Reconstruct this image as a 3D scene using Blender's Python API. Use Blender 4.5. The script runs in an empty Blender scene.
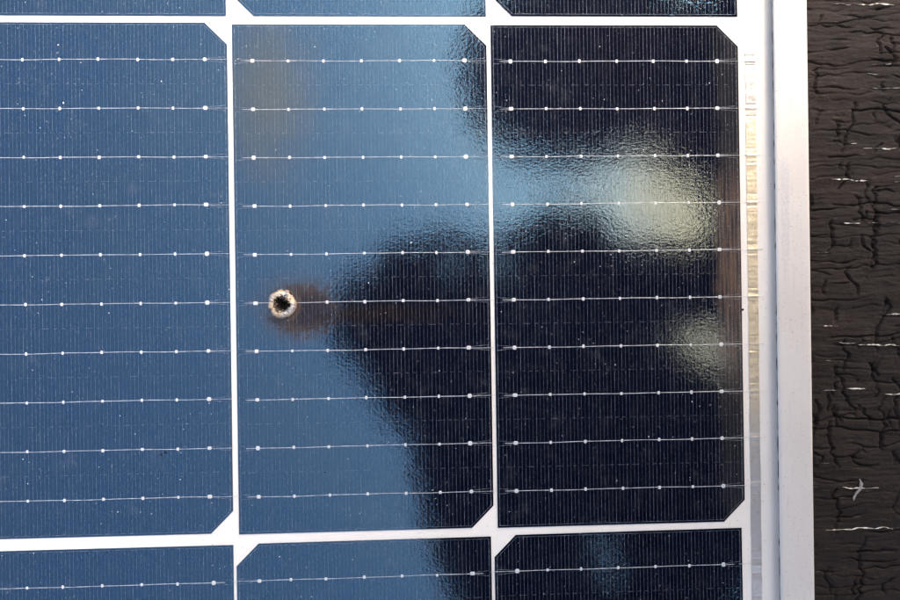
import bpy, bmesh, math, random
import numpy as np
from mathutils import Vector, Matrix

random.seed(7)
rng = np.random.default_rng(11)
S = bpy.context.scene
MM = 0.001

# ------------------------------------------------------------------ camera, sky, sun, exposure
cam_d = bpy.data.cameras.new("camera")
cam_d.sensor_width = 36.0
cam_d.lens = 28.0
cam_d.clip_start = 0.01
cam_d.clip_end = 200.0
cam = bpy.data.objects.new("camera", cam_d)
S.collection.objects.link(cam)
cam.location = (0.066623, -0.100204, 0.250200)
cam.rotation_euler = (0.002633, -0.040070, -0.012076)
S.camera = cam

SUN_EL, SUN_AZ = math.radians(44.0), math.radians(32.0)       # azimuth counted from +X towards +Y
world = bpy.data.worlds.new("World")
S.world = world
world.use_nodes = True
wn = world.node_tree
for n in list(wn.nodes):
    wn.nodes.remove(n)
sky = wn.nodes.new("ShaderNodeTexSky")
sky.sky_type = 'NISHITA'
sky.sun_disc = False
sky.sun_elevation = SUN_EL
sky.sun_rotation = math.pi / 2 - SUN_AZ                        # 0 = +Y, clockwise
sky.air_density = 0.7
sky.dust_density = 8.0
sky.ozone_density = 0.3
bg = wn.nodes.new("ShaderNodeBackground")
bg.inputs["Strength"].default_value = 0.15
wo = wn.nodes.new("ShaderNodeOutputWorld")
wn.links.new(sky.outputs[0], bg.inputs[0])
wn.links.new(bg.outputs[0], wo.inputs[0])

sun_d = bpy.data.lights.new("sun", 'SUN')
sun_d.energy = 0.5
sun_d.angle = math.radians(20)
sun_d.color = (1.0, 0.90, 0.76)
sun = bpy.data.objects.new("sun", sun_d)
S.collection.objects.link(sun)
sd = Vector((math.cos(SUN_EL) * math.cos(SUN_AZ), math.cos(SUN_EL) * math.sin(SUN_AZ), math.sin(SUN_EL)))
sun.rotation_euler = sd.to_track_quat('Z', 'Y').to_euler()
sun.location = sd * 5

S.view_settings.view_transform = 'Standard'
S.view_settings.look = 'None'
S.view_settings.exposure = 2.28
S.view_settings.gamma = 1.0
S.cycles.use_denoising = True
S.cycles.denoiser = 'OPENIMAGEDENOISE'
S.cycles.denoising_prefilter = 'ACCURATE'
S.view_settings.use_curve_mapping = False

# ------------------------------------------------------------------ helpers
C = S.collection


def link(name, data, parent=None, loc=(0, 0, 0), rot=(0, 0, 0)):
    o = bpy.data.objects.new(name, data)
    C.objects.link(o)
    o.location = loc
    o.rotation_euler = rot
    if parent is not None:
        o.parent = parent
    return o


def mesh_from(name, verts, faces, mats=(), mi=None, smooth=False):
    me = bpy.data.meshes.new(name)
    me.from_pydata([tuple(v) for v in verts], [], [tuple(f) for f in faces])
    for m in mats:
        me.materials.append(m)
    if mi is not None:
        me.polygons.foreach_set("material_index", mi)
    if smooth:
        me.polygons.foreach_set("use_smooth", [True] * len(me.polygons))
    me.update()
    return me


def tag(o, label, cat=None, group=None, kind=None):
    o["label"] = label
    if cat:
        o["category"] = cat
    if group:
        o["group"] = group
    if kind:
        o["kind"] = kind
    return o


class Nodes:
    """small helper around a material's node tree"""

    def __init__(self, name):
        self.m = bpy.data.materials.new(name)
        self.m.use_nodes = True
        self.t = self.m.node_tree
        for n in list(self.t.nodes):
            self.t.nodes.remove(n)
        self.out = self.t.nodes.new("ShaderNodeOutputMaterial")

    def n(self, typ, **kw):
        nd = self.t.nodes.new(typ)
        for k, v in kw.items():
            setattr(nd, k, v)
        return nd

    def put(self, sock, v):
        if hasattr(v, "links") or isinstance(v, bpy.types.NodeSocket):
            self.t.links.new(v, sock)
        else:
            sock.default_value = v

    def math(self, op, a, b=None, c=None, clamp=False):
        nd = self.n("ShaderNodeMath", operation=op, use_clamp=clamp)
        self.put(nd.inputs[0], a)
        if b is not None:
            self.put(nd.inputs[1], b)
        if c is not None:
            self.put(nd.inputs[2], c)
        return nd.outputs[0]

    def mix(self, f, a, b):
        nd = self.n("ShaderNodeMix", data_type='RGBA')
        self.put(nd.inputs[0], f)
        self.put(nd.inputs[6], a)
        self.put(nd.inputs[7], b)
        return nd.outputs[2]

    def noise(self, vec, scale, detail=2.0, rough=0.5):
        nd = self.n("ShaderNodeTexNoise")
        self.put(nd.inputs["Vector"], vec)
        nd.inputs["Scale"].default_value = scale
        nd.inputs["Detail"].default_value = detail
        nd.inputs["Roughness"].default_value = rough
        return nd.outputs[0]

    def ramp(self, v, lo, hi, a=0.0, b=1.0, smooth=True):
        nd = self.n("ShaderNodeMapRange", interpolation_type='SMOOTHSTEP' if smooth else 'LINEAR')
        self.put(nd.inputs[0], v)
        nd.inputs[1].default_value = lo
        nd.inputs[2].default_value = hi
        nd.inputs[3].default_value = a
        nd.inputs[4].default_value = b
        return nd.outputs[0]

    def obj(self):
        return self.n("ShaderNodeTexCoord").outputs["Object"]

    def pos(self):
        return self.n("ShaderNodeNewGeometry").outputs["Position"]

    def xyz(self, v):
        s = self.n("ShaderNodeSeparateXYZ")
        self.put(s.inputs[0], v)
        return s.outputs

    def scaled(self, v, sx, sy, sz):
        nd = self.n("ShaderNodeVectorMath", operation='MULTIPLY')
        self.put(nd.inputs[0], v)
        nd.inputs[1].default_value = (sx, sy, sz)
        return nd.outputs[0]

    def bump(self, h, dist, strength=1.0):
        nd = self.n("ShaderNodeBump")
        nd.inputs["Strength"].default_value = strength
        nd.inputs["Distance"].default_value = dist
        self.put(nd.inputs["Height"], h)
        return nd.outputs[0]

    def done(self, shader):
        self.t.links.new(shader, self.out.inputs[0])
        return self.m


def principled(name, col, rough=0.5, metal=0.0, spec=0.5, build=None):
    N = Nodes(name)
    p = N.n("ShaderNodeBsdfPrincipled")
    p.inputs["Base Color"].default_value = (*col, 1)
    p.inputs["Roughness"].default_value = rough
    p.inputs["Metallic"].default_value = metal
    p.inputs["Specular IOR Level"].default_value = spec
    if build:
        build(N, p)
    return N.done(p.outputs[0])


# ------------------------------------------------------------------ materials of the panel
def wafer_material(name, damage_or_reflection=None):
    """dark mono-silicon wafer: near-black blue body and a thin blue anti-reflection coating that mirrors the sky"""
    N = Nodes(name)
    oc = N.obj()
    wp = N.pos()
    x, y, _ = N.xyz(oc)
    base = N.mix(N.noise(wp, 35.0, 3.0), (0.0018, 0.0028, 0.0085, 1), (0.0030, 0.0045, 0.0120, 1))
    grain = N.noise(wp, 1900.0, 3.0, 0.75)
    coat = N.mix(N.ramp(grain, 0.38, 0.62), (0.012, 0.052, 0.090, 1), (0.066, 0.132, 0.172, 1))
    coat = N.mix(N.ramp(N.noise(wp, 14.0, 4.0), 0.4, 0.75, 0.0, 0.55), coat, (0.058, 0.104, 0.122, 1))
    if damage_or_reflection == "scorch":
        def blob(cx, cy, rx, ry, warp, lo, hi, wscale=260.0):
            dx = N.math('DIVIDE', N.math('SUBTRACT', x, cx * MM), rx * MM)
            dy = N.math('DIVIDE', N.math('SUBTRACT', y, cy * MM), ry * MM)
            r = N.math('SQRT', N.math('ADD', N.math('MULTIPLY', dx, dx), N.math('MULTIPLY', dy, dy)))
            w = N.math('MULTIPLY', N.math('SUBTRACT', N.noise(oc, wscale, 4.0, 0.6), 0.5), warp)
            return N.ramp(N.math('ADD', r, w), lo, hi, 1.0, 0.0)
        tan = N.math('MULTIPLY', blob(12, -24, 22, 40, 0.8, 0.0, 1.15, 60.0), 0.8)
        coat = N.mix(tan, coat, (0.104, 0.112, 0.086, 1))
        halo = N.math('MULTIPLY', blob(21, -101, 19, 15, 0.6, 0.45, 1.1, 120.0), 0.55)
        coat = N.mix(halo, coat, (0.070, 0.084, 0.084, 1))
        brown = blob(23.6, -102.4, 14.6, 11.6, 0.9, 0.50, 1.08, 420.0)
        core = blob(26.5, -102.8, 12.5, 9.0, 0.7, 0.30, 1.0)
        streak = N.math('MULTIPLY', blob(54, -104.0, 46, 4.6, 0.9, 0.2, 1.1, 160.0), N.ramp(x, 38 * MM, 88 * MM, 0.85, 0.25))
        ring = blob(17.3, -100.6, 6.4, 6.4, 0.3, 0.8, 1.0)
        base = N.mix(streak, base, (0.012, 0.008, 0.007, 1))
        base = N.mix(brown, base, (0.032, 0.0180, 0.0085, 1))
        base = N.mix(core, base, (0.0062, 0.0030, 0.0048, 1))
        base = N.mix(ring, base, (0.050, 0.032, 0.020, 1))
        coat = N.mix(N.math('MAXIMUM', N.math('MULTIPLY', brown, 0.96), N.math('MULTIPLY', streak, 0.5)), coat, (0.012, 0.010, 0.011, 1))
    if damage_or_reflection == "edge":
        # frame's reflection painted as brown-grey edge strip, mirrored sky glow as straw coating tint
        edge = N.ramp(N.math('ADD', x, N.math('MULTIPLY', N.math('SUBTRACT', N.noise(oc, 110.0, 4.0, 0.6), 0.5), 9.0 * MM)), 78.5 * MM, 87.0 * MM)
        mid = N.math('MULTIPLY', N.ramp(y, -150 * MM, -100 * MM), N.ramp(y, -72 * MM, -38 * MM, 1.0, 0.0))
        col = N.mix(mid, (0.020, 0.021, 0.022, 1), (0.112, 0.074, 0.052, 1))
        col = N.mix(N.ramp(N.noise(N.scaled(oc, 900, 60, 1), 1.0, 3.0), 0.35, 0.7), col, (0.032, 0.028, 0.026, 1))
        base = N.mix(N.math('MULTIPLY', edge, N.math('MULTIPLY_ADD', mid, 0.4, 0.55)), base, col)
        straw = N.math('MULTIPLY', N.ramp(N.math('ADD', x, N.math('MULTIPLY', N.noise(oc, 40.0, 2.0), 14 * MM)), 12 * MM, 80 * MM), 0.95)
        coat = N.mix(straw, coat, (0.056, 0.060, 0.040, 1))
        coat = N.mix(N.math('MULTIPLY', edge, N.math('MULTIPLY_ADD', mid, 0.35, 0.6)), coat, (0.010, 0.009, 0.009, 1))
    d = N.n("ShaderNodeBsdfDiffuse")
    N.put(d.inputs["Color"], base)
    g = N.n("ShaderNodeBsdfGlossy")
    N.put(g.inputs["Color"], coat)
    g.inputs["Roughness"].default_value = 0.045
    peel = N.math('ADD', N.noise(N.scaled(wp, 900, 1350, 300), 1.0, 2.0), N.math('MULTIPLY', N.noise(wp, 90.0, 1.0), 1.6))
    N.put(g.inputs["Normal"], N.bump(peel, 0.000042))
    a = N.n("ShaderNodeAddShader")
    N.t.links.new(d.outputs[0], a.inputs[0])
    N.t.links.new(g.outputs[0], a.inputs[1])
    return N.done(a.outputs[0])


M_wafer = wafer_material("silicon_wafer")
M_wafer_scorch = wafer_material("silicon_wafer_scorched", "scorch")
M_wafer_edge = wafer_material("silicon_wafer_painted_reflection", "edge")


def _finger(N, p):
    c = N.mix(N.ramp(N.noise(N.pos(), 1100.0, 3.0, 0.75), 0.38, 0.72), (0.05, 0.06, 0.075, 1), (0.30, 0.32, 0.34, 1))
    N.put(p.inputs["Base Color"], c)


M_finger = principled("printed_silver", (0.4, 0.42, 0.45), 0.5, 0.0, 0.4, _finger)


def _wire(N, p):
    c = N.mix(N.ramp(N.noise(N.pos(), 420.0, 3.0, 0.7), 0.35, 0.65), (0.34, 0.34, 0.33, 1), (0.66, 0.65, 0.63, 1))
    N.put(p.inputs["Base Color"], c)


M_wire = principled("tinned_wire", (0.8, 0.8, 0.8), 0.38, 0.25, 0.5, _wire)
M_pad = principled("solder_pad", (0.62, 0.60, 0.56), 0.45, 0.1, 0.5)


def _ribbon(N, p):
    v = N.pos()
    h = N.math('ADD', N.noise(N.scaled(v, 500, 300, 1), 1.0, 4.0, 0.6), N.noise(N.scaled(v, 330, 420, 1), 1.0, 3.0))
    N.put(p.inputs["Normal"], N.bump(h, 0.00018))
    yy = N.xyz(v)[1]
    warm_glint = N.math('MULTIPLY', N.ramp(yy, -0.165, -0.12), N.ramp(yy, -0.045, -0.02, 1.0, 0.0))  # golden glint painted into the ribbon's colour along this stretch
    c = N.mix(warm_glint, (0.52, 0.50, 0.47, 1), (0.76, 0.64, 0.43, 1))
    c = N.mix(N.ramp(N.noise(N.scaled(v, 500, 420, 1), 1.0, 5.0, 0.7), 0.55, 0.68, 0.0, 0.6), c, (0.40, 0.33, 0.24, 1))
    N.put(p.inputs["Base Color"], c)


M_ribbon = principled("tinned_ribbon", (0.75, 0.73, 0.68), 0.38, 0.5, 0.5, _ribbon)


def _backsheet(N, p):
    v = N.pos()
    c = N.mix(N.ramp(N.noise(v, 30.0, 4.0), 0.3, 0.75), (0.83, 0.77, 0.665, 1), (0.79, 0.725, 0.615, 1))
    c = N.mix(N.ramp(N.noise(v, 900.0, 1.0), 0.71, 0.76, 0.0, 0.35), c, (0.4, 0.36, 0.3, 1))
    N.put(p.inputs["Base Color"], c)


M_backsheet = principled("white_backsheet", (0.8, 0.8, 0.78), 0.6, 0.0, 0.3, _backsheet)

# glass: clear, lightly textured front face with an anti-reflection coating
N = Nodes("solar_glass")
wp = N.pos()
peel = N.math('ADD', N.noise(N.scaled(wp, 700, 1150, 300), 1.0, 2.0, 0.55), N.math('MULTIPLY', N.noise(wp, 70.0, 1.0), 1.5))
bmp = N.bump(peel, 0.000050)
tr = N.n("ShaderNodeBsdfTransparent")
gl = N.n("ShaderNodeBsdfGlossy")
gl.inputs["Color"].default_value = (1, 1, 1, 1)
gl.inputs["Roughness"].default_value = 0.03
N.put(gl.inputs["Normal"], bmp)
geo = N.n("ShaderNodeNewGeometry")                            # Schlick reflectance, the same from both sides of the pane
dot = N.n("ShaderNodeVectorMath", operation='DOT_PRODUCT')
N.t.links.new(geo.outputs["Incoming"], dot.inputs[0])
N.t.links.new(geo.outputs["Normal"], dot.inputs[1])
F0 = 0.013
graz = N.math('POWER', N.math('SUBTRACT', 1.0, N.math('ABSOLUTE', dot.outputs["Value"]), clamp=True), 5.0)
fres = N.math('MULTIPLY_ADD', graz, 1.0 - F0, F0)
m1 = N.n("ShaderNodeMixShader")
N.t.links.new(fres, m1.inputs[0])
N.t.links.new(tr.outputs[0], m1.inputs[1])
N.t.links.new(gl.outputs[0], m1.inputs[2])
df = N.n("ShaderNodeBsdfDiffuse")
df.inputs["Color"].default_value = (0.62, 0.62, 0.60, 1)
vor = N.n("ShaderNodeTexVoronoi")
N.put(vor.inputs["Vector"], wp)
vor.inputs["Scale"].default_value = 520.0
sepc = N.n("ShaderNodeSeparateColor")
N.t.links.new(vor.outputs["Color"], sepc.inputs[0])
speck = N.math('MULTIPLY', N.ramp(vor.outputs["Distance"], 0.05, 0.16, 1.0, 0.0), N.math('GREATER_THAN', sepc.outputs[0], 0.70))
patchy = N.ramp(N.noise(wp, 60.0, 3.0), 0.35, 0.7, 0.12, 0.42)
film = N.math('ADD', N.math('MULTIPLY', N.ramp(N.noise(wp, 220.0, 5.0, 0.7), 0.45, 0.75), 0.013), N.math('MULTIPLY', N.ramp(N.noise(wp, 95.0, 5.0, 0.65), 0.58, 0.72), 0.024))
dirt = N.math('ADD', N.math('MULTIPLY', speck, patchy), film, clamp=True)
m2 = N.n("ShaderNodeMixShader")
N.put(m2.inputs[0], dirt)
N.t.links.new(m1.outputs[0], m2.inputs[1])
N.t.links.new(df.outputs[0], m2.inputs[2])
M_glass = N.done(m2.outputs[0])
N = Nodes("solar_glass_bonded_face")
M_glass_in = N.done(N.n("ShaderNodeBsdfTransparent").outputs[0])


def _alu(N, p):
    v = N.pos()
    x, y, z = N.xyz(v)
    c = N.mix(N.ramp(N.noise(v, 24.0, 4.0), 0.3, 0.75), (0.64, 0.59, 0.52, 1), (0.58, 0.53, 0.465, 1))
    # rubbed grey smear beside the inner edge
    sm = N.math('MULTIPLY', N.math('MULTIPLY', N.ramp(x, 0.1970, 0.1977), N.ramp(N.math('ADD', x, N.math('MULTIPLY', N.noise(v, 200.0, 2.0), 0.001)), 0.2007, 0.2011, 1.0, 0.0)),
                N.math('MULTIPLY', N.ramp(y, -0.105, -0.075), N.ramp(y, -0.052, -0.048, 1.0, 0.0)))
    c = N.mix(N.math('MULTIPLY', sm, N.ramp(N.noise(v, 900.0, 3.0, 0.7), 0.3, 0.6, 0.1, 0.65)), c, (0.47, 0.46, 0.45, 1))
    c = N.mix(N.ramp(N.noise(v, 1500.0, 2.0), 0.64, 0.72, 0.0, 0.6), c, (0.30, 0.28, 0.27, 1))
    c = N.mix(N.ramp(N.noise(N.scaled(v, 900, 60, 1), 1.0, 4.0, 0.65), 0.56, 0.72, 0.0, 0.35), c, (0.42, 0.39, 0.37, 1))
    N.put(p.inputs["Base Color"], c)
    N.put(p.inputs["Normal"], N.bump(N.noise(v, 2600.0, 2.0), 0.00003))


M_alu = principled("satin_aluminium", (0.7, 0.69, 0.68), 0.45, 0.08, 0.4, _alu)
M_seal = principled("dark_sealant", (0.05, 0.045, 0.04), 0.7)

# ------------------------------------------------------------------ timber surface the panel lies on (dense where the photograph shows it)
WOOD_Z = -0.0362


NOISE_T = {}


def vnoise(x, y, seed):
    T = NOISE_T.get(seed)
    if T is None:
        T = NOISE_T[seed] = np.random.default_rng(seed).random((256, 256))
    xi = np.floor(x).astype(int); yi = np.floor(y).astype(int)
    fx = x - xi; fy = y - yi
    fx = fx * fx * (3 - 2 * fx); fy = fy * fy * (3 - 2 * fy)
    a = T[xi % 256, yi % 256]; b = T[(xi + 1) % 256, yi % 256]
    c = T[xi % 256, (yi + 1) % 256]; d = T[(xi + 1) % 256, (yi + 1) % 256]
    return (a * (1 - fx) + b * fx) * (1 - fy) + (c * (1 - fx) + d * fx) * fy


def wood_height(x, y):                                  # metres in, metres out: fibrous grain along X
    X = x * 1000.0; Y = y * 1000.0
    Yw = Y + (vnoise(X / 26, Y / 14, 1) - 0.5) * 3.2 + (vnoise(X / 7, Y / 5, 2) - 0.5) * 0.9
    h = (vnoise(X / 45, Yw / 7.0, 3) - 0.5) * 0.7
    h += (vnoise(X / 22, Yw / 2.4, 4) - 0.5) * 0.5
    h += (vnoise(X / 9, Yw / 0.9, 5) - 0.5) * 0.34
    h += (vnoise(X / 2.2, Y / 0.7, 6) - 0.5) * 0.20
    h += (vnoise(X / 5.0, Y / 4.0, 15) - 0.5) * 0.35
    h += (vnoise(X / 0.9, Y / 0.8, 28) - 0.5) * 0.16
    return h * 0.00082


def add_cracks(GX, GY, GZ):
    """splits along the grain, and crooked checks across it"""
    X = GX[:, 0] * 1000; Y = GY[0] * 1000
    r = random.Random(5)
    cols = np.where((X > 195) & (X < 335))[0]
    xs = X[cols]
    y0 = -268.0
    k = 0
    while y0 < 72:
        k += 1
        yc = y0 + (vnoise(xs / 16, xs * 0 + k * 7, 16) - .5) * 3.2 + (vnoise(xs / 3.5, xs * 0 + k * 3, 17) - .5) * 1.3
        dep = r.uniform(.35, 1.4) * np.clip(vnoise(xs / 9 + k * 13, xs * 0 + k, 18) * 3.0 - 1.15, 0, 1)
        wid = r.uniform(.28, .6) * (0.6 + .8 * vnoise(xs / 2.5, xs * 0 + k, 19))
        rows = np.where((Y > y0 - 6) & (Y < y0 + 6))[0]
        d = np.abs(Y[rows][None, :] - yc[:, None]) / wid[:, None]
        GZ[np.ix_(cols, rows)] -= (np.clip(1 - d, 0, 1) ** .8 * dep[:, None]) * .001
        y0 += r.uniform(1.4, 4.0)
    x0 = 200.0
    while x0 < 330:
        k += 1
        L = r.uniform(18, 60); ya = r.uniform(-265, 60)
        for _ in range(4):
            rows = np.where((Y > ya) & (Y < ya + L))[0]
            ys = Y[rows]
            if len(rows) > 4:
                xc = x0 + (vnoise(ys / 7, ys * 0 + k, 24) - .5) * 7 + (vnoise(ys / 1.8, ys * 0 + k, 25) - .5) * 2.2 + (ys - ya) * r.uniform(-.12, .12)
                dep = 1.3 * np.clip(vnoise(ys / 6 + k, ys * 0 + k, 26) * 3.2 - 1.0, 0, 1)
                d = np.abs(X[cols][:, None] - xc[None, :]) / (.5 + .5 * vnoise(ys / 2, ys * 0 + k, 27))[None, :]
                GZ[np.ix_(cols, rows)] -= (np.clip(1 - d, 0, 1) * dep[None, :]) * .001
            ya = r.uniform(-265, 60); k += 1
        x0 += r.uniform(3, 7)


gx = np.concatenate([np.linspace(-3.0, 0.15, 40), np.arange(0.19, 0.34, 0.0006), np.linspace(0.37, 2.6, 45)])
gy = np.concatenate([np.linspace(-2.4, -0.30, 30), np.arange(-0.27, 0.075, 0.00036), np.linspace(0.11, 2.2, 30)])
GX, GY = np.meshgrid(gx, gy, indexing='ij')
GZ = WOOD_Z + wood_height(GX, GY)
add_cracks(GX, GY, GZ)
nx, ny = len(gx), len(gy)
idx = np.arange(nx * ny).reshape(nx, ny)
quads = np.stack([idx[:-1, :-1], idx[1:, :-1], idx[1:, 1:], idx[:-1, 1:]], -1).reshape(-1, 4)
me = bpy.data.meshes.new("timber_surface")
me.vertices.add(nx * ny)
me.vertices.foreach_set("co", np.stack([GX, GY, GZ], -1).reshape(-1).astype(np.float32))
me.loops.add(quads.size)
me.loops.foreach_set("vertex_index", quads.reshape(-1).astype(np.int32))
me.polygons.add(len(quads))
me.polygons.foreach_set("loop_start", np.arange(0, quads.size, 4, dtype=np.int32))
me.polygons.foreach_set("use_smooth", np.ones(len(quads), dtype=bool))
me.update(calc_edges=True)


def _wood(N, p):
    v = N.pos()
    g1 = N.noise(N.scaled(v, 190, 800, 60), 1.0, 6.0, 0.7)
    g2 = N.noise(N.scaled(v, 40, 120, 40), 1.0, 3.0)
    c = N.mix(N.ramp(g2, 0.3, 0.72), (0.0045, 0.0026, 0.0020, 1), (0.0140, 0.0086, 0.0064, 1))
    c = N.mix(N.ramp(g1, 0.4, 0.75, 0.0, 0.7), c, (0.027, 0.0175, 0.0135, 1))
    c = N.mix(N.ramp(N.noise(N.scaled(v, 160, 1300, 60), 1.0, 2.0), 0.66, 0.72, 0.0, 0.45), c, (0.085, 0.072, 0.062, 1))
    N.put(p.inputs["Base Color"], c)
    N.put(p.inputs["Roughness"], N.ramp(g1, 0.3, 0.7, 0.6, 0.85))
    N.put(p.inputs["Normal"], N.bump(N.noise(N.scaled(v, 900, 1900, 300), 1.0, 5.0, 0.7), 0.00035))


M_wood = principled("black_stained_timber", (0.045, 0.033, 0.028), 0.7, 0.0, 0.22, _wood)
me.materials.append(M_wood)
timber = link("timber_deck", me)
tag(timber, "cracked dark brown timber surface under and beside the panel frame", kind="structure")


def _pale(N, p):
    c = N.mix(N.ramp(N.noise(N.pos(), 700.0, 3.0, 0.7), 0.35, 0.65), (0.42, 0.36, 0.29, 1), (0.86, 0.82, 0.76, 1))
    N.put(p.inputs["Base Color"], c)


M_pale = principled("bare_pale_wood", (0.75, 0.7, 0.62), 0.6, 0.0, 0.3, _pale)
M_flake = principled("scuffed_grey_wood", (0.26, 0.25, 0.245), 0.7)
SPL = [(249.0, 22.5, 266.3, 22.6), (239.9, 22.5, 248.1, 22.5), (262.5, -2.3, 265.1, -2.3), (254.6, -6.5, 259.8, -6.5), (256.3, -12.4, 271.0, -12.4), (246.9, -36.0, 249.9, -36.0), (252.5, -37.7, 266.7, -38.2), (241.0, -23.8, 243.2, -23.8), (238.5, -51.1, 254.4, -51.6), (265.7, -52.1, 270.0, -52.1), (262.5, -63.4, 268.5, -63.9), (243.4, -69.6, 251.2, -69.3), (253.3, -69.3, 268.5, -69.4), (230.4, -81.3, 238.1, -81.3), (263.5, -49.5, 269.6, -49.1), (234.2, -111.9, 240.7, -112.5), (261.4, -107.7, 269.2, -107.4), (240.6, -119.2, 248.3, -119.7), (249.2, -120.1, 267.7, -121.2), (235.3, -126.6, 237.5, -126.7), (233.9, -139.2, 239.5, -139.3), (243.8, -139.0, 251.9, -138.7), (260.5, -141.4, 268.8, -141.5), (241.5, -180.1, 257.0, -180.4), (234.4, -197.5, 262.8, -197.4), (233.5, -169.4, 235.6, -169.4)]
STRONG = {0, 5, 6, 8, 11, 15, 16, 18, 21, 22, 23, 24}
for i, (x0, y0, x1, y1) in enumerate(SPL):
    L = math.hypot(x1 - x0, y1 - y0)
    n = max(8, int(L / 0.3))
    wmax = (0.62 if i in STRONG else 0.34) * (1.0 if L > 4 else 0.9)
    ts = np.linspace(0, 1, n)
    cx = x0 + (x1 - x0) * ts
    cy = y0 + (y1 - y0) * ts + (vnoise(ts * L / 3.5 + i * 9, ts * 0 + i, 21) - 0.5) * 0.9
    w = wmax * np.clip(np.minimum(ts, 1 - ts) * 7, 0.12, 1) * np.clip(1.9 * vnoise(ts * L / 1.1 + i * 5, ts * 0 + 3, 22) - .35, .04, 1.25)
    zz = WOOD_Z * 1000 + wood_height(cx / 1000, cy / 1000) * 1000
    zc = np.maximum(zz, WOOD_Z * 1000 - 0.3)
    V, F = [], []
    for k in range(n):
        V += [(cx[k], cy[k] - w[k] / 2, zc[k] - 0.3), (cx[k], cy[k] - w[k] * 0.25, zc[k] + 0.22 + rng.random() * 0.12),
              (cx[k], cy[k] + w[k] * 0.3, zc[k] + 0.2 + rng.random() * 0.12), (cx[k], cy[k] + w[k] / 2, zc[k] - 0.3)]
        if k:
            a, b = 4 * (k - 1), 4 * k
            F += [(a, b, b + 1, a + 1), (a + 1, b + 1, b + 2, a + 2), (a + 2, b + 2, b + 3, a + 3), (a + 3, b + 3, b, a)]
    F += [(0, 1, 2, 3), (4 * n - 1, 4 * n - 2, 4 * n - 3, 4 * n - 4)]
    link("splinter", mesh_from("splinter", np.array(V) * MM, F, [M_pale if i in STRONG else M_flake]), timber)
# pale scuffed flake across the longest-lit splinter low on the timber
V, F = [], []
for k, t in enumerate(np.linspace(0, 1, 12)):
    yy = -176.5 - 9.0 * t
    xx = 248.8 + 1.2 * math.sin(5 * t) - 1.4 * t
    ww = 0.5 + 1.5 * math.sin(math.pi * t) * (0.5 + 0.6 * rng.random())
    z = max(float(wood_height(np.array([xx / 1000]), np.array([yy / 1000]))[0]) * 1000, -0.3) + WOOD_Z * 1000 + 0.12
    V += [(xx - ww / 2, yy, z - 0.3), (xx - ww / 4, yy, z + 0.08), (xx + ww / 3, yy, z + 0.06), (xx + ww / 2, yy, z - 0.3)]
    if k:
        a, b = 4 * (k - 1), 4 * k
        F += [(a, a + 1, b + 1, b), (a + 1, a + 2, b + 2, b + 1), (a + 2, a + 3, b + 3, b + 2)]
link("scuffed_flake", mesh_from("scuffed_flake", np.array(V) * MM, F, [M_flake]), timber)

# ------------------------------------------------------------------ the solar panel
panel = link("solar_panel", None, loc=(0.0732, -0.091, WOOD_Z))
tag(panel, "white framed solar panel of dark blue half cells with a burnt hole", "solar panel")
PINV = Matrix.Translation(-Vector(panel.location))


def part(name, me, parent=panel, loc=(0, 0, 0), rot=0.0):
    """a part given in world millimetres-free metres; its parent is the panel's empty (or a part that sits at the panel's frame of reference)"""
    o = link(name, me, parent)
    base = Vector(loc)
    if parent is panel:
        base = base - Vector(panel.location)
    o.location = base
    o.rotation_euler = (0, 0, rot)
    return o


CW, CH, CHAM = 91.0, 182.0, 7.8
PX = 92.6
Z_WAF = -2.12                                              # wafer's top, mm; the glass face is z = 0
NBUS, BUS0, BUSP = 10, 13.2, 17.29
PADS = [7.0, 19.7, 32.3, 45.9, 59.5, 71.8, 83.0]

# wafer: origin at its upper left corner, chamfers on the right
out = [(0, 0), (0, -CH), (CW - CHAM, -CH), (CW, -CH + CHAM), (CW, -CHAM), (CW - CHAM, 0)]


def wafer_geo():
    V = [(x, y, 0) for x, y in out] + [(x, y, -0.18) for x, y in out]
    n = len(out)
    F = [tuple(range(n)), tuple(reversed(range(n, 2 * n)))]
    F += [(i + n, (i + 1) % n + n, (i + 1) % n, i) for i in range(n)]
    return V, F


def strip(V, F, x0, y0, x1, y1, w, z=0.012):
    d = Vector((x1 - x0, y1 - y0, 0)).normalized() * (w / 2)
    p = Vector((-d.y, d.x, 0))
    k = len(V)
    V += [(x0 + p.x, y0 + p.y, z), (x0 - p.x, y0 - p.y, z), (x1 - p.x, y1 - p.y, z), (x1 + p.x, y1 + p.y, z)]
    F.append((k, k + 1, k + 2, k + 3))


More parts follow.
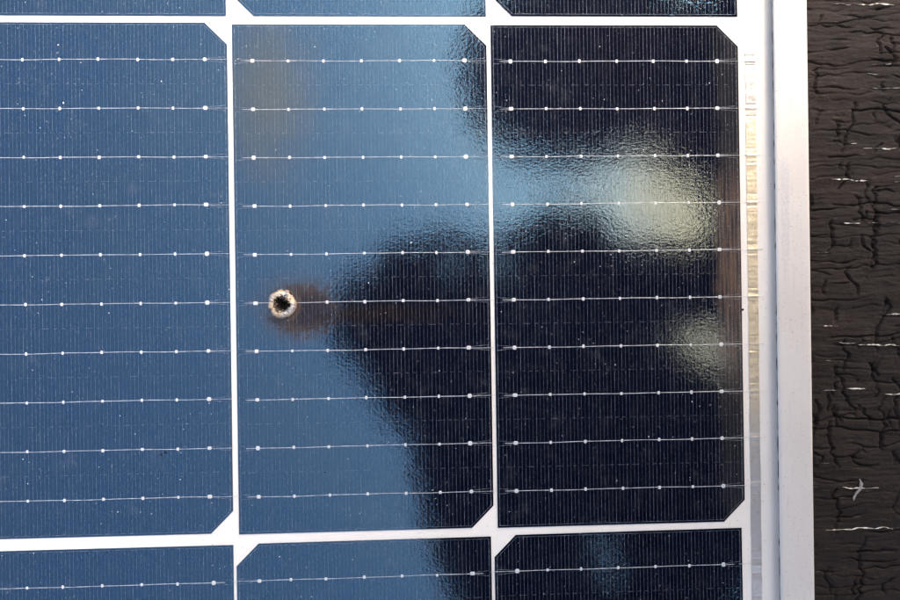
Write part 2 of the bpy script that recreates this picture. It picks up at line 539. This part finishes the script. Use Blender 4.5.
def finger_geo():
    V, F = [], []
    n = 66
    for i in range(n):
        x = 0.95 + (CW - 1.9) * i / (n - 1)
        lim = 0.7 if x < CW - CHAM else 0.7 + (x - (CW - CHAM))
        top, bot = -lim, -CH + lim
        w = 0.052 * random.uniform(0.8, 1.25)
        # interrupted half-way between two busbars
        cuts = [top] + [-(BUS0 + BUSP * (k + 0.5)) for k in range(NBUS - 1)] + [bot]
        for a, b in zip(cuts[:-1], cuts[1:]):
            strip(V, F, x, a - 0.1, x, b + 0.1, w * random.uniform(0.75, 1.2))
    ins = 0.75
    o2 = [(ins, -ins), (ins, -CH + ins), (CW - CHAM - ins * .4, -CH + ins), (CW - ins, -CH + CHAM + ins * .4), (CW - ins, -CHAM - ins * .4), (CW - CHAM - ins * .4, -ins)]
    for (a, b), (c, d) in zip(o2, o2[1:] + o2[:1]):
        strip(V, F, a, b, c, d, 0.085, 0.010)
    for k in range(NBUS - 1):                               # dashed cross links
        y = -(BUS0 + BUSP * (k + 0.5))
        x = 1.0
        while x < CW - 2.5:
            L = random.choice((1.4, 1.4, 2.8))
            strip(V, F, x, y, min(x + L, CW - 1), y, 0.06, 0.016)
            x += L + random.choice((0.9, 1.4, 1.4, 2.2))
    for k in range(NBUS):                                   # forked print beyond the last pads
        y = -(BUS0 + BUSP * k)
        for s in (-1, 1):
            strip(V, F, PADS[0] - 0.3, y + s * 0.35, 0.9, y + s * 0.95, 0.10, 0.014)
            strip(V, F, PADS[-1] + 0.3, y + s * 0.35, CW - 0.9, y + s * 0.95, 0.10, 0.014)
    return V, F


def wire_geo(seed, end=None):
    """one round busbar wire with its seven solder pads; origin on the wafer's left edge"""
    r = random.Random(seed)
    V, F, mi = [], [], []
    x0, x1 = 2.9, (CW + 1.5 if end is None else end)
    xs = [x0 + (x1 - x0) * i / 26 for i in range(27)]
    ph, am = r.random() * 6, r.uniform(0.04, 0.11)
    for i, x in enumerate(xs):
        yo = am * math.sin(x / 9 + ph) + am * 0.6 * math.sin(x / 3.7 + 2 * ph)
        w = 0.10 if 5 < x < 85 else 0.065
        for k in range(5):
            a = math.pi * k / 4
            V.append((x, yo + math.cos(a) * w, 0.01 + math.sin(a) * 0.085))
        if i:
            a, b = 5 * (i - 1), 5 * i
            for k in range(4):
                F.append((a + k, b + k, b + k + 1, a + k + 1))
                mi.append(0)
            F.append((a + 4, b + 4, b, a)); mi.append(0)
    for j, px in enumerate(PADS):
        big = j in (0, len(PADS) - 1)
        hx = (0.78 if big else 0.50) * r.uniform(0.88, 1.1)
        hy = (0.72 if big else 0.60) * r.uniform(0.85, 1.1)
        ox, oy = r.uniform(-.12, .12), r.uniform(-.1, .1)
        k0 = len(V)
        m = 8
        ex = r.uniform(.35, .8)
        for zz, sc in ((0.0, 1.0), (0.06, 0.92), (0.10, 0.5)):
            for q in range(m):
                a = 2 * math.pi * (q + .5) / m
                e = ex
                cx = math.copysign(abs(math.cos(a)) ** e, math.cos(a)); sy = math.copysign(abs(math.sin(a)) ** e, math.sin(a))
                V.append((px + ox + cx * hx * sc, oy + sy * hy * sc, zz))
        for ring in range(2):
            for q in range(m):
                F.append((k0 + ring * m + q, k0 + ring * m + (q + 1) % m, k0 + (ring + 1) * m + (q + 1) % m, k0 + (ring + 1) * m + q)); mi.append(1)
        F.append(tuple(k0 + 2 * m + q for q in range(m))); mi.append(1)
    return V, F, mi


def mm(V):
    return [(v[0] * MM, v[1] * MM, v[2] * MM) for v in V]


wV, wF = wafer_geo()
me_wafer = {k: mesh_from("solar_cell", mm(wV), wF, [m]) for k, m in (("plain", M_wafer), ("scorch", M_wafer_scorch), ("edge", M_wafer_edge))}
fV, fF = finger_geo()
me_finger = mesh_from("finger_grid", mm(fV), fF, [M_finger])
me_wires = []
for s in range(6):
    V, F, mi = wire_geo(40 + s)
    me_wires.append(mesh_from("busbar", mm(V), F, [M_wire, M_pad], mi))
me_wires_end = []
for s in range(3):
    V, F, mi = wire_geo(60 + s, end=CW + 8.2)
    me_wires_end.append(mesh_from("busbar", mm(V), F, [M_wire, M_pad], mi))
# whole cell in one mesh for the part of the panel outside the picture
aV, aF, aM = list(wV), list(wF), [0] * len(wF)
k = len(aV); aV += fV; aF += [tuple(i + k for i in f) for f in fF]; aM += [1] * len(fF)
for b in range(NBUS):
    V, F, mi = wire_geo(80 + b)
    k = len(aV)
    aV += [(x, y - (BUS0 + BUSP * b), z + 0.02) for x, y, z in V]
    aF += [tuple(i + k for i in f) for f in F]; aM += [m + 2 for m in mi]
me_whole = mesh_from("solar_cell", mm(aV), aF, [M_wafer, M_finger, M_wire, M_pad], aM)

# rows: index 0 is the row in the middle of the picture; odd rows run the other way (chamfers on the left)
ROWTOP = {2: 370.0, 1: 184.9, 0: 0.0, -1: -185.3, -2: -370.6, -3: -555.8}
FIX = {(0, 2): (-.15, .10, .0016), (0, 1): (0.05, -.28, .003), (0, 0): (0.05, -.25, .0022), (1, 2): (-.4, -.25, .001), (1, 1): (0, -.05, .002), (1, 0): (0, .3, .002),
       (-1, 2): (.25, -.75, .001), (-1, 1): (.45, -.05, .005), (-1, 0): (.2, .8, .006)}
for row, top in ROWTOP.items():
    for col in range(24):
        x0 = PX - PX * col
        dx, dy, rz = FIX.get((row, col), (random.uniform(-.2, .2), random.uniform(-.2, .2), random.uniform(-.001, .001)))
        seen = row in (-1, 0, 1) and col in (0, 1, 2)
        flip = row % 2 != 0
        if flip:
            loc = (x0 + CW + dx, top - CH + dy, Z_WAF)
        else:
            loc = (x0 + dx, top + dy, Z_WAF)
        rot = rz + (math.pi if flip else 0.0)
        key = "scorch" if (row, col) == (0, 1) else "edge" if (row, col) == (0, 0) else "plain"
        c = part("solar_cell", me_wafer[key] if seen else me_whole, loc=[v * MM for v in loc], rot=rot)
        if key == "scorch":
            c["label"] = "half cell with the burnt hole and brown scorch mark"
        if key == "edge":
            c["label"] = "half cell with a frame reflection painted brown along its edge beside the bus ribbon"
        if seen:
            link("finger_grid", me_finger, c)
            for b in range(NBUS):
                src = me_wires
                if col == 0 and row == 0:
                    src = me_wires_end
                w = link("busbar", src[(b * 5 + col * 3 + row * 2) % len(src)], c)
                w.location = (0, -(BUS0 + BUSP * b) * MM, 0.00002)
                w.rotation_euler = (0, 0, random.uniform(-.0015, .0015))

# right-hand wires of the lower row (its strings end there): short tails to the ribbon
V, F = [], []
tail = []
for b in range(NBUS):
    y = -185.3 + .8 - CH + BUS0 + BUSP * b
    V, F = [], []
    for i, x in enumerate((181.5, 184.0, 187.0, 190.2)):
        for q in range(5):
            a = math.pi * q / 4
            V.append((x, y + math.cos(a) * .085, Z_WAF + .03 + math.sin(a) * .085))
        if i:
            a, c = 5 * (i - 1), 5 * i
            F += [(a + q, c + q, c + q + 1, a + q + 1) for q in range(4)] + [(a + 4, c + 4, c, a)]
    part("wire_tail", mesh_from("wire_tail", mm(V), F, [M_wire]))

# string ribbon along the panel's end: flat tinned strip, crimped where each wire joins it
def ribbon(y_top, y_bot, x_mid):
    n = int((y_top - y_bot) / 0.16)
    m = 8
    ys = np.linspace(y_top, y_bot, n)
    V, F = [], []
    wires = [-(BUS0 + BUSP * b) + t for t in ROWTOP.values() for b in range(NBUS)]
    zs = np.zeros(n)
    for wy in wires:
        d = ys - wy
        zs += 0.16 * np.exp(-(d / 0.5) ** 2) - 0.10 * np.exp(-((d + 2.1 + math.sin(wy)) / 0.35) ** 2) - 0.10 * np.exp(-((d - 2.2 - math.cos(wy * 3)) / 0.4) ** 2)
    rr = random.Random(3)
    for wy in wires:                                        # sharp creases either side of each joint
        for _ in range(3):
            c = wy + rr.uniform(-3.2, 3.2)
            zs += rr.choice((-.07, -.05, .05)) * np.exp(-((ys - c) / rr.uniform(.14, .3)) ** 2)
    zs += (vnoise(ys / 3.0, ys * 0, 31) - .5) * 0.14 + (vnoise(ys / 0.9, ys * 0, 32) - .5) * 0.06
    for i in range(n):
        for j in range(m + 1):
            u = j / m - .5
            e = (vnoise(np.array([ys[i] / 1.6]), np.array([j * 1.0]), 33)[0] - .5) * .07
            V.append((x_mid + u * 3.75 + (vnoise(np.array([ys[i] / 4]), np.array([2.]), 34)[0] - .5) * .15, ys[i], Z_WAF - .08 + zs[i] * (1 - u * u) + e))
        if i:
            for j in range(m):
                a = (i - 1) * (m + 1) + j
                F.append((a, a + m + 1, a + m + 2, a + 1))
    return mesh_from("bus_ribbon", mm(V), F, [M_ribbon], smooth=True)


rb = part("bus_ribbon", ribbon(-8.9, -363.0, 188.2))
rb["label"] = "crimped tinned ribbon joining the wire ends beside the frame"
part("bus_ribbon", ribbon(362.0, 8.0 + 185.0, 188.2))
part("bus_ribbon", ribbon(-379.0, -732.0, 188.2))

# backsheet
X0, X1, Y0, Y1 = -2.0636, 0.2082, -0.764, 0.3964


def slab(x0, x1, y0, y1, z0, z1):
    V = [(x0, y0, z0), (x1, y0, z0), (x1, y1, z0), (x0, y1, z0), (x0, y0, z1), (x1, y0, z1), (x1, y1, z1), (x0, y1, z1)]
    F = [(3, 2, 1, 0), (4, 5, 6, 7), (0, 1, 5, 4), (1, 2, 6, 5), (2, 3, 7, 6), (3, 0, 4, 7)]
    return V, F


V, F = slab(X0 + .004, X1 - .004, Y0 + .004, Y1 - .004, -0.0030, -0.00236)
part("backsheet", mesh_from("backsheet", V, F, [M_backsheet]))

# front glass with a burnt-through hole
HC = (0.01702 + .0004, -0.10038)
bm = bmesh.new()


def ring_pts(z, r0):
    vs = []
    for k in range(40):
        a = 2 * math.pi * k / 40
        r = r0 * (1 + .05 * math.sin(3 * a + 1) + .04 * math.sin(7 * a))
        vs.append(bm.verts.new((HC[0] + r * math.cos(a), HC[1] + r * math.sin(a), z)))
    return vs


rings = []
for z, r0 in ((0.0, .0036), (-0.0020, .0030)):
    corners = [bm.verts.new(p) for p in ((X0 + .004, Y0 + .004, z), (X1 - .004, Y0 + .004, z), (X1 - .004, Y1 - .004, z), (X0 + .004, Y1 - .004, z))]
    ring = ring_pts(z, r0)
    es = [bm.edges.new((corners[i], corners[(i + 1) % 4])) for i in range(4)]
    es += [bm.edges.new((ring[i], ring[(i + 1) % 40])) for i in range(40)]
    bmesh.ops.triangle_fill(bm, use_beauty=True, edges=es)
    rings.append((corners, ring))
for f in bm.faces:
    f.normal_update()
    if (f.calc_center_median().z > -.001) != (f.normal.z > 0):
        f.normal_flip()
    f.material_index = 0 if f.calc_center_median().z > -.001 else 1
(ca, ra), (cb, rb2) = rings
for a, b in ((ca, cb), (ra, rb2)):
    for i in range(len(a)):
        j = (i + 1) % len(a)
        f = bm.faces.new((a[i], b[i], b[j], a[j])) if a is ca else bm.faces.new((a[j], b[j], b[i], a[i]))
        f.material_index = 1
me = bpy.data.meshes.new("front_glass")
bm.to_mesh(me); bm.free()
me.materials.append(M_glass); me.materials.append(M_glass_in)
part("front_glass", me)

# frame rails: profile swept along each side, mitred
prof = [(12.5, 0.10), (12.5, 0.35), (12.3, 0.6), (11.9, 0.75), (11.2, 0.83), (6.0, 0.88), (1.2, 0.85), (0.45, 0.75), (0.08, 0.55), (0.0, 0.3), (0.0, -35.4), (18.0, -35.4), (18.0, -34.0), (1.5, -34.0), (1.5, -4.2), (12.7, -4.2), (12.7, -3.55), (2.5, -3.55), (2.5, 0.10)]


def rail(side):
    V = []
    for end in (0, 1):
        for d, z in prof:
            d *= MM
            if side == "right":
                p = (X1 - d, (Y0 + d) if end == 0 else (Y1 - d))
            elif side == "left":
                p = (X0 + d, (Y1 - d) if end == 0 else (Y0 + d))
            elif side == "top":
                p = ((X1 - d) if end == 0 else (X0 + d), Y1 - d)
            else:
                p = ((X0 + d) if end == 0 else (X1 - d), Y0 + d)
            V.append((p[0], p[1], z * MM))
    n = len(prof)
    F = [(i, (i + 1) % n, (i + 1) % n + n, i + n) for i in range(n)]
    me = mesh_from("frame_rail", V, F, [M_alu])
    bm = bmesh.new(); bm.from_mesh(me)
    bmesh.ops.recalc_face_normals(bm, faces=bm.faces)
    bm.to_mesh(me); bm.free()
    for pol in me.polygons:
        pol.use_smooth = False
    return me


for s in ("right", "left", "top", "bottom"):
    part("frame_rail", rail(s))

# dark sealant bead in the slot between glass and the visible rail, uneven
V, F = [], []
ys = np.linspace(Y0 + .013, Y1 - .013, 1500)
for i, y in enumerate(ys):
    w = 0.30 + 0.45 * float(vnoise(np.array([y * 1000 / 2.2]), np.array([0.5]), 51)[0]) ** 2
    xr = 0.1960
    V += [(xr - w * MM, y, 0.00002), (xr - w * MM * .5, y, 0.00022), (xr, y, 0.00024)]
    if i:
        a, b = 3 * (i - 1), 3 * i
        F += [(a, a + 1, b + 1, b), (a + 1, a + 2, b + 2, b + 1)]
part("sealant_bead", mesh_from("sealant_bead", V, F, [M_seal], smooth=True))

# ------------------------------------------------------------------ burnt hole: molten glass rim and charred plug
def jag(a, seed, f):
    return float(vnoise(np.array([50 + math.cos(a) * f]), np.array([50 + math.sin(a) * f]), seed)[0]) - .5


def crater_rim(a):
    return 4.95 * (1 + .16 * jag(a, 71, 1.6) + .13 * jag(a, 72, 5.0) + .06 * jag(a, 73, 14.0)) - (0.5 if 0.75 < a < 1.0 or 3.5 < a < 3.7 else 0.0)


def crater_in(a):
    return 2.15 * (1 + .55 * jag(a, 74, 1.5) + .45 * jag(a, 75, 4.0) + .35 * jag(a, 76, 11.0))


def _rim(N, p):
    v = N.obj()
    x, y, z = N.xyz(v)
    n1 = N.noise(v, 420.0, 3.0, 0.6)
    c = N.mix(N.ramp(n1, 0.35, 0.65), (0.50, 0.36, 0.20, 1), (0.62, 0.54, 0.41, 1))
    grey = N.ramp(N.noise(v, 260.0, 2.0), 0.54, 0.60)
    c = N.mix(N.math('MULTIPLY', grey, .9), c, (0.36, 0.35, 0.345, 1))
    r = N.math('SQRT', N.math('ADD', N.math('MULTIPLY', x, x), N.math('MULTIPLY', y, y)))
    grain = N.math('ADD', N.noise(v, 2200.0, 3.0, 0.7), N.ramp(r, .0024, .0042, .24, -.16, smooth=False))
    c = N.mix(N.ramp(grain, 0.585, 0.63), c, (0.035, 0.024, 0.016, 1))
    c = N.mix(N.ramp(r, .0043, .0047, 0.0, 0.75), c, (0.17, 0.11, 0.08, 1))
    N.put(p.inputs["Base Color"], c)
    N.put(p.inputs["Normal"], N.bump(N.noise(v, 1800.0, 4.0, 0.6), 0.0004))


def _char(N, p):
    v = N.obj()
    c = N.mix(N.ramp(N.noise(v, 2600.0, 3.0, 0.7), 0.56, 0.68), (0.006, 0.005, 0.004, 1), (0.17, 0.11, 0.06, 1))
    N.put(p.inputs["Base Color"], c)
    N.put(p.inputs["Normal"], N.bump(N.noise(v, 1600.0, 4.0, 0.7), 0.0006))


M_rim = principled("molten_glass", (0.8, 0.7, 0.5), 0.45, 0.0, 0.5, _rim)
M_char = principled("char", (0.01, 0.008, 0.006), 0.8, 0.0, 0.2, _char)
crater = part("burnt_hole", None, loc=(0.01702, -0.10038, 0.0))
crater["label"] = "round burnt-through hole with cream molten rim and black charred middle"
NT, NR = 150, 18
V, F = [], []
for i in range(NT):
    a = 2 * math.pi * i / NT
    ro, ri = crater_rim(a), crater_in(a)
    for j in range(NR + 1):
        t = j / NR
        r = ri + (ro - ri) * t
        ox, oy = 0.30 * (1 - t), -0.1 * (1 - t)
        x, y = r * math.cos(a) + ox, r * math.sin(a) + oy
        lump = float(vnoise(np.array([x * 1.4 + 40]), np.array([y * 1.4 + 40]), 61)[0]) - .5 + .5 * (float(vnoise(np.array([x * 4 + 40]), np.array([y * 4 + 40]), 62)[0]) - .5)
        h = 1.0 * max(0.0, math.sin(math.pi * min(1, .18 + .82 * t))) ** .7 * (1 + .9 * lump)
        if t == 1:
            h = 0.01
        if t == 0:
            h = -1.2
        V.append((x, y, h))
for i in range(NT):
    for j in range(NR):
        a = i * (NR + 1) + j
        b = ((i + 1) % NT) * (NR + 1) + j
        F.append((a, a + 1, b + 1, b))
link("molten_rim", mesh_from("molten_rim", mm(V), F, [M_rim], smooth=True), crater)
V, F = [(0.3, -.1, -1.4)], []
for i in range(NT):
    a = 2 * math.pi * i / NT
    for j in range(1, 13):
        t = j / 12
        r = crater_in(a) * 1.12 * t
        x, y = r * math.cos(a) + .3, r * math.sin(a) - .1
        h = -1.3 + 1.0 * t * t + 1.1 * (float(vnoise(np.array([x * 2.4 + 40]), np.array([y * 2.4 + 40]), 63)[0]) - .5) + .5 * (float(vnoise(np.array([x * 6 + 40]), np.array([y * 6 + 40]), 64)[0]) - .5)
        V.append((x, y, h))
for i in range(NT):
    i2 = (i + 1) % NT
    F.append((0, 1 + i * 12, 1 + i2 * 12))
    for j in range(11):
        F.append((1 + i * 12 + j, 2 + i * 12 + j, 2 + i2 * 12 + j, 1 + i2 * 12 + j))
link("charred_plug", mesh_from("charred_plug", mm(V), F, [M_char], smooth=True), crater)

V, F, mi = [], [], []
cr = random.Random(9)
for q in range(64):                                         # burnt crumbs stuck in and round the hole
    a = cr.random() * 2 * math.pi
    rr = cr.uniform(1.1, 3.7)
    sz = cr.uniform(.10, .30)
    cx, cy, cz = rr * math.cos(a) + .2, rr * math.sin(a) - .05, (-.2 + .35 * rr)
    k = len(V)
    V += [(cx + sz * cr.uniform(.6, 1.2) * dx, cy + sz * cr.uniform(.6, 1.2) * dy, cz + sz * cr.uniform(.6, 1.2) * dz)
          for dx, dy, dz in ((1, 0, 0), (0, 1, 0), (-1, 0, 0), (0, -1, 0), (0, 0, 1), (0, 0, -1))]
    F += [(k + i, k + (i + 1) % 4, k + 4) for i in range(4)] + [(k + (i + 1) % 4, k + i, k + 5) for i in range(4)]
    mi += [(0 if cr.random() < (.75 if rr < 2.4 else .5) else 1)] * 8
crumbs = link("crumbs", mesh_from("crumbs", mm(V), F, [M_char, M_rim], mi), crater)
crumbs["kind"] = "stuff"

# ------------------------------------------------------------------ dust and dirt specks on the glass
V, F, mi = [], [], []


def speck_geo(x, y, r, dark):
    k = len(V)
    m = random.randint(5, 7)
    st = random.uniform(.5, 1.4)
    an = random.random() * 3
    V.append((x, y, 0.05 + r * .3))
    for q in range(m):
        a = 2 * math.pi * q / m
        rr = r * random.uniform(.6, 1.15)
        u, v = rr * math.cos(a) * st, rr * math.sin(a)
        V.append((x + u * math.cos(an) - v * math.sin(an), y + u * math.sin(an) + v * math.cos(an), 0.02))
    for q in range(m):
        F.append((k, k + 1 + q, k + 1 + (q + 1) % m)); mi.append(dark)


for _ in range(420):
    speck_geo(random.uniform(-100, 195), random.uniform(-225, 25), random.choice((.08, .1, .12, .15, .2)) * random.uniform(.7, 1.2), 0)
for x, y, r in ((31.5, -160.3, .34), (-25.6, -153.0, .42), (48, -66, .16), (120, -190, .18), (183.2, -104.5, .5)):
    speck_geo(x, y, r, 1)
for x, y, r in ((2.6, -13.5, .3), (63, -79, .3), (135, -84, .28), (148, -150, .25), (-58, -29, .26), (155, -186, .24), (99, -126, .25), (22, -134, .2)):
    speck_geo(x, y, r, 0)
M_dust = principled("pale_dust", (0.62, 0.61, 0.58), 0.9, 0.0, 0.1)
M_dirt = principled("dark_dirt", (0.02, 0.018, 0.016), 0.9, 0.0, 0.1)
dust = link("dust", mesh_from("dust", mm(V), F, [M_dust, M_dirt], mi))
tag(dust, "scattered pale dust specks on the panel's glass", "dust", kind="stuff")

# ------------------------------------------------------------------ the person who holds the camera: shows only as the dark shape mirrored in the glass; knee, hood and gloves shaped to fill it
M_jacket = principled("black_jacket", (0.010, 0.010, 0.012), 0.85, 0.0, 0.2)
M_trouser = principled("dark_trousers", (0.012, 0.012, 0.015), 0.9, 0.0, 0.2)
M_skin = principled("skin", (0.30, 0.17, 0.11), 0.55, 0.0, 0.4)
M_hair = principled("added_dark_hood", (0.012, 0.009, 0.007), 0.6)
M_added_glove = principled("added_black_glove", (0.012, 0.012, 0.012), 0.8, 0.0, 0.2)  # gloves added so that the hands mirror dark
M_shoe = principled("black_shoe", (0.012, 0.012, 0.012), 0.5)
M_eye = principled("eye", (0.6, 0.58, 0.55), 0.2)
person = link("person", None, loc=(0.62, -0.05, WOOD_Z))
tag(person, "person in black jacket squatting over the panel, hood and gloves added to mirror as dark shape", "person")


def skinned(name, chains, mat, parent, sub=2, extra=None):
    """chains: lists of (x, y, z, radius) in world mm; equal points are shared so limbs join"""
    vs, rad, ed, key, roots = [], [], [], {}, []
    for ch in chains:
        prev = None
        for (x, y, z, r) in ch:
            kk = (round(x), round(y), round(z))
            if kk not in key:
                key[kk] = len(vs)
                vs.append((x * MM, y * MM, z * MM)); rad.append(r * MM)
                if prev is None:
                    roots.append(key[kk])
            c = key[kk]
            if prev is not None and prev != c:
                ed.append((prev, c))
            prev = c
    me = bpy.data.meshes.new(name)
    off = Vector(parent.location)
    me.from_pydata([tuple(Vector(v) - off) for v in vs], ed, [])
    me.materials.append(mat)
    o = link(name, me, parent)
    o.modifiers.new("skin", 'SKIN').use_smooth_shade = True
    sv = me.skin_vertices[0].data
    for i, r in enumerate(rad):
        sv[i].radius = (r, r)
        sv[i].use_root = i in roots
    md = o.modifiers.new("sub", 'SUBSURF')
    md.levels = sub; md.render_levels = sub
    return o


# joints, mm
HIP = (820, -40, 330); CHEST = (600, -5, 490); NECK = (470, 60, 560); HEAD = (240, 158, 492)
RSH, REL, RWR = (490, 205, 535), (505, -72, 335), (262, -88, 284)
LSH, LEL, LWR = (500, -185, 520), (215, -425, 330), (88, -200, 270)
# bare body: torso core, neck, arms down to palms, then the fingers as chains rooted in the palms
RP = (186, -86, 268); LP = (52, -142, 264)
chains = [[(*HIP, 120), (*CHEST, 115), (*NECK, 58), (385, 88, 530, 55), (*HEAD, 70)],
          [(*CHEST, 115), (*RSH, 52), (*REL, 40), (*RWR, 27)],
          [(*CHEST, 115), (*LSH, 52), (*LEL, 40), (*LWR, 32)]]
fingers = []
HANDS = ([(*LWR, 38), (*LP, 50)], [(*RWR, 28), (*RP, 32)])
# left hand: four fingers reach up behind the phone's end, thumb on the near edge
for k, (bx, by, tx, ty) in enumerate(((44, -112, 74, -56), (36, -120, 44, -62), (28, -130, 10, -84), (26, -145, 2, -110))):
    fingers.append([(*LP, 22), (bx, by, 266, 11), ((bx + tx) / 2 - 5, (by + ty) / 2, 262, 10), (tx, ty, 263, 10), (tx + 28, ty - 3, 268, 9), (tx + 42, ty - 8, 270, 8)])
fingers.append([(*LP, 22), (78, -160, 276, 12), (98, -146, 281, 10), (116, -128, 279, 9)])
for k, (bx, by, tx, ty) in enumerate(((156, -68, 108, -64), (166, -58, 136, -54), (182, -48, 160, -38), (200, -50, 190, -38))):
    fingers.append([(*RP, 22), (bx, by, 272, 11), ((bx + tx) / 2, (by + ty) / 2 + 6, 266, 10), (tx, ty, 262, 9), (tx - 16, ty - 12, 259, 8)])
fingers.append([(*RP, 22), (178, -110, 277, 12), (162, -122, 281, 10), (144, -120, 279, 9)])
skinned("body", chains, M_skin, person)
for side, fl in (("gloved_hand", [HANDS[0]] + fingers[:5]), ("gloved_hand", [HANDS[1]] + fingers[5:])):
    h = skinned(side, [[(x, y, z, r + 2) for x, y, z, r in c] for c in fl], M_added_glove, person)
# head with face, looking down at the phone
bm = bmesh.new()
bmesh.ops.create_uvsphere(bm, u_segments=32, v_segments=24, radius=1.0)
for v in bm.verts:                                              # local: z up the crown, -x towards the face
    x, y, z = v.co
    jaw = 1 - .28 * max(0, -z) ** 1.5
    fx = 98 * x * (jaw if x < 0 else 1 - .15 * max(0, -z))
    fy = 77 * y * jaw
    fz = 116 * z
    if x < -.75 and abs(y) < .2:                                # nose
        fx -= 22 * max(0, 1 - abs(y) / .2) * max(0, 1 - abs(z + .12) / .22)
    if x < -.6 and .18 < abs(y) < .5 and -.02 < z < .18:        # eye sockets
        fx += 9
    if x < -.6 and abs(y) < .32 and abs(z + .52) < .07:         # mouth
        fx += 5
    v.co = Vector((fx, fy, fz)) * MM
for s in (-1, 1):
    r = bmesh.ops.create_uvsphere(bm, u_segments=12, v_segments=8, radius=1.0)
    for v in r["verts"]:
        v.co = Vector((v.co.x * 17 + 8, v.co.y * 8 + s * 78, v.co.z * 30)) * MM
    r = bmesh.ops.create_uvsphere(bm, u_segments=12, v_segments=8, radius=1.0)
    for v in r["verts"]:
        v.co = Vector((v.co.x * 12 - 80, v.co.y * 13 + s * 29, v.co.z * 9 + 8)) * MM
me = bpy.data.meshes.new("head"); bm.to_mesh(me); bm.free()
me.materials.append(M_skin)
me.polygons.foreach_set("use_smooth", [True] * len(me.polygons))
pitch = math.radians(-62)
hm = Matrix.Translation((Vector(HEAD) * MM) - Vector(person.location)) @ Matrix.Rotation(math.radians(12), 4, 'Z') @ Matrix.Rotation(pitch, 4, 'Y')
hd = link("head", me, person)
hd.matrix_local = hm
# hood, added to widen the mirrored dark shape, and the cap's brim under it
bm = bmesh.new()
bmesh.ops.create_uvsphere(bm, u_segments=32, v_segments=20, radius=1.0)
bmesh.ops.delete(bm, geom=[v for v in bm.verts if v.co.x < -.42 and v.co.z < .45], context='VERTS')
for v in bm.verts:
    v.co = Vector((v.co.x * 116, v.co.y * 118, v.co.z * 134)) * MM
me = bpy.data.meshes.new("hood"); bm.to_mesh(me); bm.free()
me.materials.append(M_hair)
capo = link("hood", me, hd)
capo.modifiers.new("solid", 'SOLIDIFY').thickness = 0.004
V, F = [], []
for i in range(13):
    a = math.radians(-62 + 124 * i / 12)
    for r, zz in ((1.0, 16), (1.62, 4)):
        V.append((-math.cos(a) * 104 * r, math.sin(a) * 84 * (r ** .25), zz - (abs(math.sin(a)) ** 2) * 10))
    if i:
        k = 2 * i
        F.append((k - 2, k - 1, k + 1, k))
brim = link("cap_brim", mesh_from("cap_brim", mm(V), F, [M_hair], smooth=True), hd)
brim.modifiers.new("solid", 'SOLIDIFY').thickness = 0.004
# clothes
skinned("jacket", [[(930, -48, 265, 70), (*HIP, 165), (720, -22, 420, 165), (*CHEST, 160), (500, 90, 545, 115), (415, 170, 545, 152), (345, 165, 525, 125)],
                   [(*CHEST, 160), (*RSH, 98), (505, 60, 440, 64), (*REL, 56), (390, -84, 310, 42), (262, -90, 285, 37), (205, -86, 272, 44)],
                   [(*CHEST, 160), (*LSH, 78), (400, -290, 430, 66), (*LEL, 64), (136, -316, 300, 64), (120, -222, 273, 70), (118, -164, 277, 70), (128, -138, 282, 62)]], M_jacket, person)
skinned("trousers", [[(485, -262, 5, 48), (455, -258, 80, 54), (236, -222, 280, 76), (158, -176, 385, 118), (370, -292, 400, 104), (600, -290, 380, 108), (790, -170, 320, 115), (850, -40, 300, 140),
                      (790, 95, 320, 115), (560, 150, 420, 80), (500, 160, 430, 70), (530, 160, 250, 58), (588, 160, 80, 52), (595, 160, 5, 46)]], M_trouser, person)
for fx, fy in ((480, -262), (590, 160)):
    skinned("shoe", [[(fx + 30, fy, 6, 40), (fx - 30, fy, 2, 42), (fx - 110, fy, -4, 38), (fx - 165, fy, -8, 28)]], M_shoe, person)

# phone in the hands: slim slab with rounded corners, screen on top, lens beside the camera
ph = link("phone", None, loc=(0.0666, -0.1002, 0.2545))
tag(ph, "slim black phone held flat above the panel in both hands", "phone")


def rounded(x0, x1, y0, y1, r, z0, z1, mat, name, parent):
    pts = []
    for cx, cy, a0 in ((x1 - r, y1 - r, 0), (x0 + r, y1 - r, 90), (x0 + r, y0 + r, 180), (x1 - r, y0 + r, 270)):
        for k in range(7):
            a = math.radians(a0 + 15 * k)
            pts.append((cx + r * math.cos(a), cy + r * math.sin(a)))
    n = len(pts)
    V = [(x, y, z0) for x, y in pts] + [(x, y, z1) for x, y in pts]
    F = [tuple(reversed(range(n))), tuple(range(n, 2 * n))] + [(i, (i + 1) % n, (i + 1) % n + n, i + n) for i in range(n)]
    return link(name, mesh_from(name, mm(V), F, [mat]), parent)


M_phone = principled("black_phone_glass", (0.01, 0.01, 0.011), 0.25)
M_screen = principled("phone_screen", (0.02, 0.025, 0.03), 0.1)
rounded(-17, 132, -54, 24, 10, 0.5, 8.3, M_phone, "phone_body", ph)
rounded(-13, 128, -50, 20, 7, 8.4, 8.6, M_screen, "screen", ph)
bm = bmesh.new()
bmesh.ops.create_cone(bm, cap_ends=True, segments=24, radius1=.0045, radius2=.0045, depth=.0012)
me = bpy.data.meshes.new("camera_lens"); bm.to_mesh(me); bm.free()
me.materials.append(M_screen)
link("camera_lens", me, ph, loc=(0, 0, 0.0))
